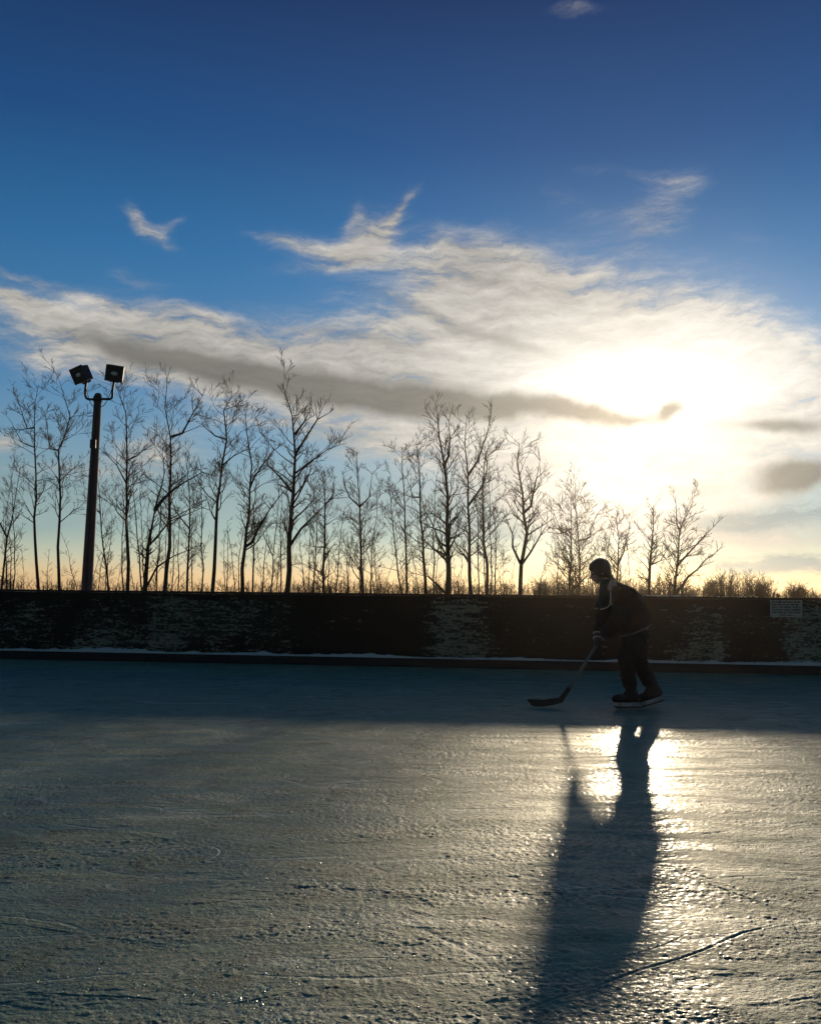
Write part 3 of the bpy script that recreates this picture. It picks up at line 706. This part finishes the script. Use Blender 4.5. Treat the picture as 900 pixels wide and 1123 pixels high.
# thin saplings filling the row behind
rnd = random.Random(77)
for i, px in enumerate([12, 26, 52, 100, 108, 128, 147, 170, 188, 222, 258, 288, 303, 334, 345, 410, 422, 453, 459, 478, 504, 524, 552, 560, 610, 643, 658, 692, 701]):
    h_ = rnd.uniform(35, 95); ln = rnd.uniform(-12, 12); yb = 645 + px * .011
    tree([(px, yb), (px + ln * .3, yb - h_ * .4), (px + ln, yb - h_)], rnd.uniform(33, 40), rnd.uniform(.022, .04), 500 + i,
         'thin bare sapling among the taller trunks of the row behind the boards', .9, .2, [], 'thin saplings between the tall trees', .65, name='bare_sapling')

for i in range(34):
    px = rnd.uniform(330, 690) if i < 17 else rnd.uniform(0, 330)
    h_ = rnd.uniform(75, 150) if px < 560 else rnd.uniform(40, 80); ln = rnd.uniform(-10, 10); yb = 645 + px * .011
    tree([(px, yb), (px + ln * .2 + rnd.uniform(-2, 2), yb - h_ * .35), (px + ln * .6 + rnd.uniform(-3, 3), yb - h_ * .7), (px + ln, yb - h_)], rnd.uniform(33, 40), rnd.uniform(.028, .05), 700 + i,
         'slim bare tree in the tangle behind the front trunks of the row', .7, .35, [], 'slim trees behind the front row', .7, name='bare_tree')

# low brush along the foot of the trees: uncountable stems
mb = MB(); rnd = random.Random(9)
def brush(x0, x1, h, n, Ya=36, Yb=48):
    for _ in range(n):
        px = rnd.uniform(x0, x1); Y_ = rnd.uniform(Ya, Yb); p = at(px, 655, Y_); p.z = -.05
        env = .55 + .6 * mnoise.noise(Vector((px * .045, 3, 0))) + .35 * mnoise.noise(Vector((px * .2, 8, 0)))
        H = 1.25 + h * max(.1, env) * rnd.uniform(.3, 1.15)
        top = p + Vector((rnd.gauss(0, .16) * H * .5, rnd.gauss(0, .1), H)); mid_ = p.lerp(top, .55) + Vector((rnd.gauss(0, .06), 0, 0))
        mb.tube([p, mid_, top], [.022, .014, .005], 3, cap=False)
        for _k in range(4):
            f = rnd.uniform(.45, .95); q = mid_.lerp(top, (f - .45) / .5) if f > .45 else mid_
            e = q + Vector((rnd.gauss(0, .16), rnd.gauss(0, .1), rnd.uniform(.08, .35)))
            mb.tube([q, e], [.010, .004], 3, cap=False)
brush(-60, 320, .55, 420); brush(320, 600, .9, 700); brush(590, 760, 1.1, 800); brush(750, 960, .5, 500)
tag(mb.build('undergrowth', twig_m), kind='stuff')
# distinct bushes past the end of the row
BU = [(778, 10, .75, 'low dark bush next to the last tree of the row'), (796, 14, 1.05, 'rounded dark bush, tallest of those right of the trees'), (818, 12, .9, 'dense bare bush between the tallest bush and the notice on the boards'),
      (836, 9, .75, 'small spiky bush just left of the painted notice'), (873, 7, .45, 'tiny bush poking above the right end of the painted notice')]
for i, (px, wpx, hh, lab) in enumerate(BU):
    Y_ = 40; p = at(px, 655, Y_); p.z = -.05; rnd = random.Random(40 + i)
    root = empty('bare_bush', p, lab, 'bush'); mb = MB(); W_ = wpx * Y_ / F; stats = [0]
    for _ in range(70):
        a = rnd.uniform(-1, 1); H = 1.25 + hh * (1 - a * a * .7) * rnd.uniform(.55, 1.05)
        s = Vector((a * W_ * .5 + rnd.gauss(0, .1), rnd.uniform(-.5, .5), 0)); e = s + Vector((a * W_ * .45 + rnd.gauss(0, .15), rnd.gauss(0, .2), H))
        m1 = s.lerp(e, .6); mb.tube([s, m1, e], [.02, .013, .005], 3, cap=False)
        for _k in range(3): grow(mb, m1.lerp(e, rnd.random()), Vector((rnd.gauss(0, 1), rnd.gauss(0, .6), 1.2)), rnd.uniform(.2, .5), .008, 1, rnd, stats)
    mb.build('stems', twig_m, root)
# twig hanging in front of the bright cloud top of last tree is part of that tree

# ================================================================== FLOODLIGHT POLE
YP = 21.0
pb = at(95, 648, YP); pt = at(107.5, 434, YP)
dr = (pt - pb).normalized(); g = pb - dr * ((pb.z + .05) / dr.z)
fp = empty('floodlight_pole', g, 'tall leaning wooden pole carrying two box floodlights on a U shaped pipe arm', 'floodlight')
pole_m = simple('pole_wood', (.085, .045, .035), .8, var=.4, scale=5, bump=.5)
metal_m = simple('dark_steel', (.02, .02, .022), .55, metal=.4, var=.3, scale=12)
q = YP / F
mb = MB(); L = (pt - g).length; n_ = 24
pts = [g.lerp(pt, i / n_) - g for i in range(n_ + 1)]; rad = [.135 + (.085 - .135) * i / n_ for i in range(n_ + 1)]
mb.tube(pts, rad, 14)
mb.ell(pts[-1], (.085, .085, .07), nu=14, nv=8)
mb.build('pole', pole_m, fp, True)
arm = MB()
def pl(pxs): return [at(px, py, YP - .12) - g for px, py in pxs]
arm.tube(pl([(108, 437.5), (98, 438), (95, 437), (93.6, 434), (93.4, 428), (94.5, 420), (94.5, 417)]), [.028] * 7, 8)
arm.tube(pl([(106, 437.5), (120, 437.6), (122.4, 436.6), (123.2, 434), (123.4, 427), (124.6, 421), (125, 417)]), [.028] * 7, 8)
arm.build('pipe_arm', metal_m, fp, True)
mb = MB(); mb.tube([at(106.9, 440.5, YP) - g, at(107.1, 435, YP) - g], [.098, .096], 14); mb.build('collar', metal_m, fp, True)
lens_m, t, b = new_mat('lamp_lens'); b.inputs['Base Color'].default_value = (.02, .022, .025, 1); b.inputs['Roughness'].default_value = .12
refl_m = simple('lamp_reflector', (.5, .5, .48), .3, metal=.9, var=.1)
for (cx, cy, ww, hh, roll, yaw) in ((90, 410.5, 16.5, 17, -17, -22), (126, 409, 18.5, 17, 6, 14)):
    M = (Matrix.Rotation(R(yaw), 4, 'Z') @ Matrix.Rotation(R(roll), 4, 'Y') @ Matrix.Rotation(R(18), 4, 'X')).to_3x3()
    c = at(cx, cy, YP - .12) - g; W_ = ww * q * .96; H_ = hh * q * .98; D_ = .26
    mb = MB()
    mb.box(c, (W_, D_, H_), M)
    ho = mb.build('floodlight_head', metal_m, fp); bevel(ho, .02)
    mb = MB()
    for dx, dz, sx, sz in ((0, .5, 1.06, .07), (0, -.5, 1.06, .07), (.5, 0, .07, 1.06), (-.5, 0, .07, 1.06)):
        mb.box(c + M @ Vector((dx * W_, -D_ / 2 - .012, dz * H_)), (W_ * sx, .035, H_ * sz), M)
    mb.build('bezel', metal_m, ho)
    mb = MB(); mb.box(c + M @ Vector((0, -D_ / 2 - .004, 0)), (W_ * .9, .006, H_ * .9), M); mb.build('lens', lens_m, ho)
    mb = MB(); mb.ell(c + M @ Vector((0, -D_ / 2 - .010, 0)), (W_ * .20, .012, H_ * .12), M, 14, 8); mb.build('bulb', refl_m, ho, True)
    mb = MB()
    mb.box(c + M @ Vector((0, D_ * .2, -H_ / 2 - .03)), (W_ * .55, .05, .03), M)
    for s in (-1, 1): mb.box(c + M @ Vector((s * W_ * .27, D_ * .2, -H_ / 2 - .012)), (.03, .05, .05), M)
    mb.build('bracket', metal_m, ho)
mb = MB(); mb.box(g.lerp(pt, .80) - g + Vector((0, -.135, 0)), (.13, .07, .20)); o = mb.build('junction_box', metal_m, fp); bevel(o, .008)
for (ax_, ay_), (bx_, by_) in (((106.5, 446), (93.8, 424)), ((108, 446), (124.0, 423))):
    a_, b2 = at(ax_, ay_, YP - .16) - g, at(bx_, by_, YP - .16) - g; mb = MB(); pts = []
    for i in range(13):
        f = i / 12; pts.append(a_.lerp(b2, f) + Vector((0, 0, -.16 * math.sin(math.pi * f))))
    mb.tube(pts, [.009] * 13, 5); mb.build('cable', metal_m, fp, True)
# conduit and pole steps
mb = MB(); mb.tube([g.lerp(pt, i / 12) - g + Vector((.02, -(.135 - .05 * i / 12) - .012, 0)) for i in range(13)], [.014] * 13, 6); mb.build('conduit', metal_m, fp, True)
# ================================================================== SKATER
FT = ground(690, 777)
YS = FT.y
px_m = (YS / F)                    # metres per photograph pixel at the skater
pr = empty('person', FT, 'hockey player in a dark jersey bent forward and skating to the left', 'person')
def S(px, py, dy=0.0): return at(px, py, YS) - FT + Vector((0, dy, 0))
skin = simple('skin', (.36, .20, .14), .5, var=.1, scale=40, bump=.1)
jersey_m = simple('jersey_cloth', (.016, .007, .009), .85, var=.3, scale=24, bump=.35, spec=.2)
dark_m = simple('jersey_sleeve', (.012, .012, .016), .85, var=.3, scale=24, bump=.35, spec=.2)
pants_m = simple('pants_cloth', (.010, .010, .012), .85, var=.3, scale=20, bump=.4, spec=.2)
white_m = simple('white_trim', (.55, .55, .50), .7, var=.12, scale=50)
glove_m = simple('glove_leather', (.018, .012, .012), .55, var=.3, scale=40, bump=.3)
hair_m = simple('brown_hair', (.09, .055, .028), .5, var=.4, scale=90, bump=.6)
boot_m = simple('boot_leather', (.004, .004, .005), .7, var=.3, scale=40, bump=.2)
holder_m = simple('white_plastic', (.30, .31, .29), .5, var=.06)
steel_m = simple('blade_steel', (.06, .06, .065), .35, metal=1.0, var=.05)

# joints -- dy < 0 is the camera side (his left side)
hipN, hipF = S(694, 694, -.09), S(700, 693, .09)
kneeN, kneeF = S(684, 724, -.11), S(703, 724, .12)
ankN, ankF = S(690, 757, -.05), S(717, 757, .07)
pel = S(697, 688); chest = S(684, 662); neckb = S(668, 643)
shN, shF = S(677, 651, -.185), S(671, 651, .185)
elN, elF = S(675, 680, -.24), S(665.5, 677, .22)
wrN, wrF = S(661, 694, -.10), S(658, 702, .10)
headc = S(657.5, 626)

# hands grip the shaft: lower hand at gA, upper hand at gB
sh_top = S(668.5, 684, -.02); sh_heel = S(617, 765, -.02)
dsh = (sh_heel - sh_top).normalized()
gB = S(662.5, 693.5, -.02); gA = S(655.5, 705, -.02)

HR = Matrix.Rotation(R(-16), 3, 'Y')
class _H:
    """head-relative point, head bowed towards the ice"""
    def __add__(s, v): return headc0 + HR @ v
headc0 = headc; headc = _H()
# ---- body: one continuous figure
mb = MB()
mb.ell(headc + Vector((.005, 0, .012)), (.100, .078, .108), HR, nu=20, nv=14)            # skull
mb.ell(headc + Vector((-.045, 0, -.055)), (.058, .058, .070), nu=16, nv=12)          # face and jaw
mb.ell(headc + Vector((-.060, 0, -.108)), (.026, .030, .020))                        # chin
mb.cap(headc + Vector((-.098, 0, -.010)), headc + Vector((-.122, 0, -.048)), .010, .015, 8)   # nose
mb.cap(headc + Vector((-.092, -.02, -.080)), headc + Vector((-.092, .02, -.080)), .011, .011, 8)  # lips
mb.cap(headc + Vector((-.088, -.035, .005)), headc + Vector((-.088, .035, .005)), .014, .014, 8)  # brow
for s in (-1, 1):
    mb.ell(headc + Vector((.005, s * .080, -.020)), (.020, .010, .033))              # ears
mb.cap(headc + Vector((.03, 0, -.06)), neckb + Vector((.01, 0, -.01)), .055, .062)
mb.cap(neckb, chest, .085, .13); mb.cap(chest, pel, .13, .135)
mb.cap(neckb + Vector((0, -.02, -.01)), shN, .06, .06); mb.cap(neckb + Vector((0, .02, -.01)), shF, .06, .06)
for a, b_, c, gr_ in ((shN, elN, wrN, gB), (shF, elF, wrF, gA)):
    mb.cap(a, b_, .058, .044); mb.cap(b_, c, .042, .028)
for a, b_, c in ((hipN, kneeN, ankN), (hipF, kneeF, ankF)):
    mb.cap(a, b_, .088, .060); mb.cap(b_, b_.lerp(c, .35), .060, .058); mb.cap(b_.lerp(c, .35), c, .058, .040)
# palm and five fingers of each hand, closed on the shaft
def hand(wr, g_, sgn):
    """returns capsule list: palm, four fingers curling round the shaft, thumb on the other side"""
    out = []
    ax = dsh; away = Vector((0, sgn, 0)); fr = ax.cross(away).normalized()      # fr points forward / back
    palm = g_ + away * .030
    out.append((wr, palm + (wr - palm) * .25, .030, .034)); 
    for i in range(4):
        o = ax * (-.030 + i * .021); r = (.0105, .0112, .0105, .0092)[i]; ln = (1, 1.08, 1.0, .82)[i]
        k0_ = palm + o; k1 = g_ + o + away * .022 - fr * .030 * ln; k2 = g_ + o - away * .012 * ln - fr * .030 * ln; k3 = g_ + o - away * .028 * ln - fr * .004
        out += [(k0_, k1, r * 1.15, r * 1.05), (k1, k2, r * 1.05, r), (k2, k3, r, r * .9)]
    out.append((palm - ax * .034, palm + ax * .034, .020, .019))
    t0 = palm - ax * .030; t1 = g_ - ax * .030 + fr * .026 + away * .012; t2 = g_ - ax * .006 + fr * .024 - away * .018
    out += [(t0, t1, .0145, .013), (t1, t2, .013, .011)]
    return out
hN, hF = hand(wrN, gB, -1), hand(wrF, gA, 1)
for h_ in (hN, hF):
    for a, b_, r1, r2 in h_: mb.cap(a, b_, r1, r2, 8)
body = mb.build('body', skin, pr); blend(body, .0085, 3)
eye_m = simple('eye', (.03, .02, .015), .2, var=0)
for s in (-1, 1):
    mb = MB(); mb.ell(headc + Vector((-.088, s * .030, -.018)), (.010, .012, .008)); mb.build('eye', eye_m, pr, True)
mb = MB()
mb.ell(headc + Vector((.016, 0, .022)), (.114, .100, .116), HR, nu=20, nv=14)
mb.ell(headc + Vector((.055, 0, -.030)), (.066, .090, .075)); mb.ell(headc + Vector((.075, 0, -.085)), (.045, .070, .050)); mb.ell(headc + Vector((-.070, 0, .045)), (.045, .065, .032)); mb.ell(headc + Vector((-.05, 0, .075)), (.050, .065, .035))
rnd = random.Random(4)
for _ in range(0):
    th = rnd.uniform(0, 6.28); ph = rnd.uniform(.0, 1.5); n_ = Vector((math.cos(th) * math.cos(ph), math.sin(th) * math.cos(ph), math.sin(ph)))
    if n_.x < -.6 and n_.z < .5: continue
    q = headc + Vector((.016 + n_.x * .104, n_.y * .090, .022 + n_.z * .108)); mb.cap(q, q + n_ * .008 + Vector((rnd.gauss(0, .012), rnd.gauss(0, .012), -.018)), .012, .006, 6)
hr = mb.build('hair', hair_m, pr); blend(hr, .008, 2, .4)

# ---- jersey: torso and sleeves
mb = MB()
ax_t = (S(695, 690) - S(668, 643)).normalized(); yv = Vector((0, 1, 0)); fr_t = ax_t.cross(yv).normalized()
def ring(px, py, a, b_): return (S(px, py), a, b_, fr_t, yv)
hem_d = (S(711, 685.5) - S(680, 699)).normalized()
mb.loft([ring(667, 641.5, .062, .075), ring(671.5, 644, .090, .14), ring(679, 650, .135, .225), ring(686, 658.5, .160, .24), ring(690.5, 669, .170, .24), ring(694, 679, .175, .25),
         (S(696.5, 690.5), .176, .265, hem_d, yv)], 26)
mb.cap(shN, elN, .104, .092); mb.cap(elN, wrN.lerp(elN, .12), .090, .066)
mb.cap(shF, elF, .100, .078); mb.cap(elF, wrF.lerp(elF, .15), .068, .056)
mb.cap(shN, shF, .085, .085)
je = mb.build('jersey', jersey_m, pr); blend(je, .013, 3, .5, .045, .10)
# black yoke over the lower back and sleeves: panels lying on the jersey
mb = MB()
mb.cap(elN.lerp(shN, .45), elN, .106, .097); mb.cap(elN, wrN.lerp(elN, .14), .095, .071)
mb.cap(elF.lerp(shF, .45), elF, .102, .083); mb.cap(elF, wrF.lerp(elF, .16), .074, .060)
sl = mb.build('sleeve_panel', dark_m, je); blend(sl, .013, 3, .5, .030, .09)
# light hem band, light collar piping, light cuffs
mb = MB(); mb.loft([(S(696.5, 690.5) + ax_t * -.010, .178, .267, hem_d, yv), (S(696.5, 690.5) + ax_t * .006, .183, .272, hem_d, yv)], 30)
mb.build('hem_stripe', simple('grey_trim', (.16, .15, .16), .8, var=.2), je, True)
for sg in (-1, 1):
    mb = MB(); cp = [S(667.5, 637.5, sg * .07), S(665.5, 645, sg * .15), S(665, 653, sg * .20), S(664.8, 660, sg * .215), S(662.5, 665, sg * .20), S(658, 667.5, sg * .16), S(655.5, 668, sg * .12)]
    sm = []
    for i in range(len(cp) - 1):
        for k in range(4):
            p0, p1, p2, p3 = cp[max(0, i - 1)], cp[i], cp[i + 1], cp[min(len(cp) - 1, i + 2)]; u = k / 4
            sm.append(.5 * ((2 * p1) + (p2 - p0) * u + (2 * p0 - 5 * p1 + 4 * p2 - p3) * u * u + (3 * p1 - p0 - 3 * p2 + p3) * u ** 3))
    sm.append(cp[-1]); mb.tube(sm, [.0055] * len(sm), 8); mb.build('piping', white_m, je, True)
# paler piece below the neck, its colour standing in for flare light
mb = MB(); mb.cap(S(665, 641), S(661, 661), .080, .058); mb.cap(S(665, 640), S(668, 641), .075, .07)
hd = mb.build('flare_patch', simple('flare_grey', (.055, .052, .042), .9, var=.2, scale=50), pr); blend(hd, .012, 3, .5, .02, .06)

# ---- trousers and socks
mb = MB()
for h0, k_, a_ in ((hipN, kneeN, ankN), (hipF, kneeF, ankF)):
    mb.cap(h0, k_, .118, .086); mb.cap(k_, k_.lerp(a_, .5), .087, .084); mb.cap(k_.lerp(a_, .5), k_.lerp(a_, .74), .084, .078)
mb.cap(hipN, hipF, .125, .125); mb.cap(pel, hipN.lerp(hipF, .5), .12, .13)
pa = mb.build('trousers', pants_m, pr); blend(pa, .013, 3, .5, .036, .10)

# ---- gloves: padded cuff, back of the hand, four fingers and a thumb
for h_, wr, el_, g_, sg in ((hN, wrN, elN, gB, -1), (hF, wrF, elF, gA, 1)):
    mb = MB(); d_ = (wr - el_).normalized()
    mb.cap(wr - d_ * .045, wr + d_ * .005, .064, .052)
    for a, b_, r1, r2 in h_: mb.cap(a, b_, r1 * 1.42 + .002, r2 * 1.42 + .002, 8)
    gl_ = mb.build('glove', glove_m, pr); blend(gl_, .007, 2, .4)
    mb = MB(); u_ = d_.cross(Vector((0, 1, 0))).normalized(); v_ = d_.cross(u_).normalized()
    for off, rr in ((-.062, .064), (-.008, .058)):
        c = wr + d_ * off
        mb.tube([c + (u_ * math.cos(th) + v_ * math.sin(th)) * rr for th in [2 * math.pi * i / 20 for i in range(21)]], [.0065] * 21, 6)
    mb.build('cuff_trim', white_m, gl_, True)

# ---- skates
def skate(toe, heel, ank, cuff, dy, tongue):
    """toe/heel: pixel positions of the two ends of the blade"""
    T, H = S(*toe, dy), S(*heel, dy); ax = (T - H).normalized(); L = (T - H).length; sd_ = Vector((0, 1, 0)); nz = sd_.cross(ax).normalized()
    if nz.z < 0: nz = -nz
    sk = empty('skate', (0, 0, 0)); sk.parent = pr
    def q(x, z, y=0.0): return H + ax * (x * L) + nz * z + sd_ * y
    bt = MB()
    bt.cap(q(.10, .108), q(.50, .106), .045, .050); bt.cap(q(.50, .106), q(.88, .104), .050, .046)
    bt.cap(q(.88, .104), q(.97, .100), .046, .040)
    A_ = S(*ank, dy); C_ = S(*cuff, dy)
    bt.cap(q(.15, .112), A_, .052, .060); bt.cap(A_, C_, .060, .072); bt.cap(q(.52, .12), A_, .050, .056)
    boot = bt.build('boot', boot_m, sk); blend(boot, .007, 3, .5)
    mb = MB(); mb.cap(C_.lerp(A_, .25) + ax * .035, C_ + ax * .082 + nz * .035, .022, .018); mb.cap(C_ + ax * .082 + nz * .035, C_ + ax * .10 + nz * .04, .018, .012)
    tg = mb.build('tongue', boot_m, boot); blend(tg, .006, 2)
    mb = MB()
    for i in range(5):
        f = i / 4; c = q(.62, .135).lerp(A_ + ax * .048 + nz * .015, f)
        mb.tube([c + sd_ * -.030 - ax * .012, c + ax * .014 + nz * .012, c + sd_ * .030 - ax * .012], [.0035] * 3, 6)
    mb.tube([q(.62, .135), A_ + ax * .075, A_ + ax * .085 - nz * .03], [.003] * 3, 6)
    mb.build('laces', white_m, boot, True)
    # holder: sole plate, two towers and the rail that grips the steel
    hb = MB()
    hb.loft([(q(x, .063), .006, wy, nz, sd_) for x, wy in ((.02, .020), (.10, .032), (.35, .028), (.6, .036), (.9, .034), (1.0, .018))], 14)
    for x0, x1, x2, x3 in ((.06, .36, .10, .28), (.60, .96, .68, .90)):
        hb.loft([(q((x0 + x1) / 2, .060), (x1 - x0) / 2 * L, .022, ax, sd_), (q((x2 + x3) / 2, .036), (x3 - x2) / 2 * L, .008, ax, sd_), (q((x2 + x3) / 2, .022), (x3 - x2) / 2 * L * 1.1, .006, ax, sd_)], 18)
    hb.loft([(q(x, z), .009, .006, nz, sd_) for x, z in ((-.02, .036), (.02, .028), (.5, .026), (.96, .028), (1.02, .040))], 10)
    ho = hb.build('blade_holder', holder_m, sk, True)
    bl = MB(); prof = [(-.05, .030), (-.02, .012), (.06, .003), (.5, 0.0), (.92, .003), (1.0, .012), (1.04, .030)]
    n0 = len(prof)
    for sgn in (-1, 1):
        for x, z in prof: bl.v.append(q(x, z, sgn * .0018))
        for x, z in prof: bl.v.append(q(x, .030, sgn * .0018))
    for i in range(n0 - 1):
        bl.f += [(i, i + 1, n0 + i + 1, n0 + i), (2 * n0 + i, 3 * n0 + i, 3 * n0 + i + 1, 2 * n0 + i + 1), (i, 2 * n0 + i, 2 * n0 + i + 1, i + 1)]
    bl.build('runner', steel_m, sk)
skate((673, 776.5), (699, 776.5), (690.5, 757), (689, 745), -.05, (678, 748))
skate((703, 778.5), (730, 770), (717, 752), (713, 743), .07, (706, 745))

# ---- stick: shaft, heel and taped blade
hs = empty('hockey_stick', FT, 'hockey stick held by the skater, its dark taped blade resting on the ice', 'hockey stick')
shaft_m = simple('stick_shaft', (.10, .12, .11), .45, var=.3, scale=12)
tape_m = simple('black_tape', (.010, .009, .009), .7, var=.3, scale=60, bump=.3)
mb = MB(); side_ = Vector((0, 1, 0)); nn = dsh.cross(side_).normalized()
top_ = sh_top - dsh * .16 ; top_ = sh_top - dsh * .06
def rect(c, a, b_, u_, v_): return [c + u_ * a + v_ * b_, c - u_ * a + v_ * b_, c - u_ * a - v_ * b_, c + u_ * a - v_ * b_]
def prism(mb, secs):
    base = len(mb.v)
    for s_ in secs: mb.v += s_
    for i in range(len(secs) - 1):
        for j in range(4): q_ = base + i * 4; mb.f.append((q_ + j, q_ + (j + 1) % 4, q_ + 4 + (j + 1) % 4, q_ + 4 + j))
    mb.f.append((base + 3, base + 2, base + 1, base)); e = base + (len(secs) - 1) * 4; mb.f.append((e, e + 1, e + 2, e + 3))
prism(mb, [rect(top_, .016, .011, nn, side_), rect(top_.lerp(sh_heel, .8), .016, .011, nn, side_), rect(sh_heel - dsh * .12, .018, .011, nn, side_)])
o = mb.build('shaft', shaft_m, hs); bevel(o, .004)
mb = MB(); prism(mb, [rect(top_ - dsh * .012, .020, .015, nn, side_), rect(top_ + dsh * .10, .018, .013, nn, side_)]); o = mb.build('grip_tape', tape_m, hs); bevel(o, .004)
# blade: swept from the lower shaft round the heel to the toe, standing on the ice
secs = []
zb0 = 0.006
path = [((627.5, 748.5), .020), ((620, 760), .026), ((614, 768), .032), ((605, 773), .036), ((595, 774.6), .038), ((586, 774.2), .038), ((581, 773.2), .034), ((579, 772.8), .020)]
P3 = [S(px, py, -.02 + .004 * i) for i, ((px, py), hh) in enumerate(path)]
zoff = min(p.z - hh for p, (_, hh) in zip(P3[3:], path[3:])) - zb0
for i, (p, (_, hh)) in enumerate(zip(P3, path)):
    d_ = (P3[min(i + 1, len(P3) - 1)] - P3[max(0, i - 1)]).normalized(); u_ = d_.cross(side_).normalized()
    if i >= 3: p.z -= zoff
    secs.append(rect(p, hh, .006, u_, side_))
mb = MB(); prism(mb, secs); o = mb.build('blade', tape_m, hs); bevel(o, .003)
# ================================================================== ADDED GLARE HAZE
hz = MB(); hz.box((0, 300, 5.5), (1500, 1300, 14.0))  # thin volume added to spread a glare veil around the sun
hm = bpy.data.materials.new('glare_haze'); hm.use_nodes = True; t = NT(hm.node_tree); t.n.clear()
out = t.new('ShaderNodeOutputMaterial'); pv = t.new('ShaderNodeVolumePrincipled')
pv.inputs['Color'].default_value = (1.0, .86, .66, 1); pv.inputs['Density'].default_value = .0002; pv.inputs['Anisotropy'].default_value = .88
t.l.new(pv.outputs[0], out.inputs['Volume'])
o = hz.build('glare_haze', hm); tag(o, kind='stuff')
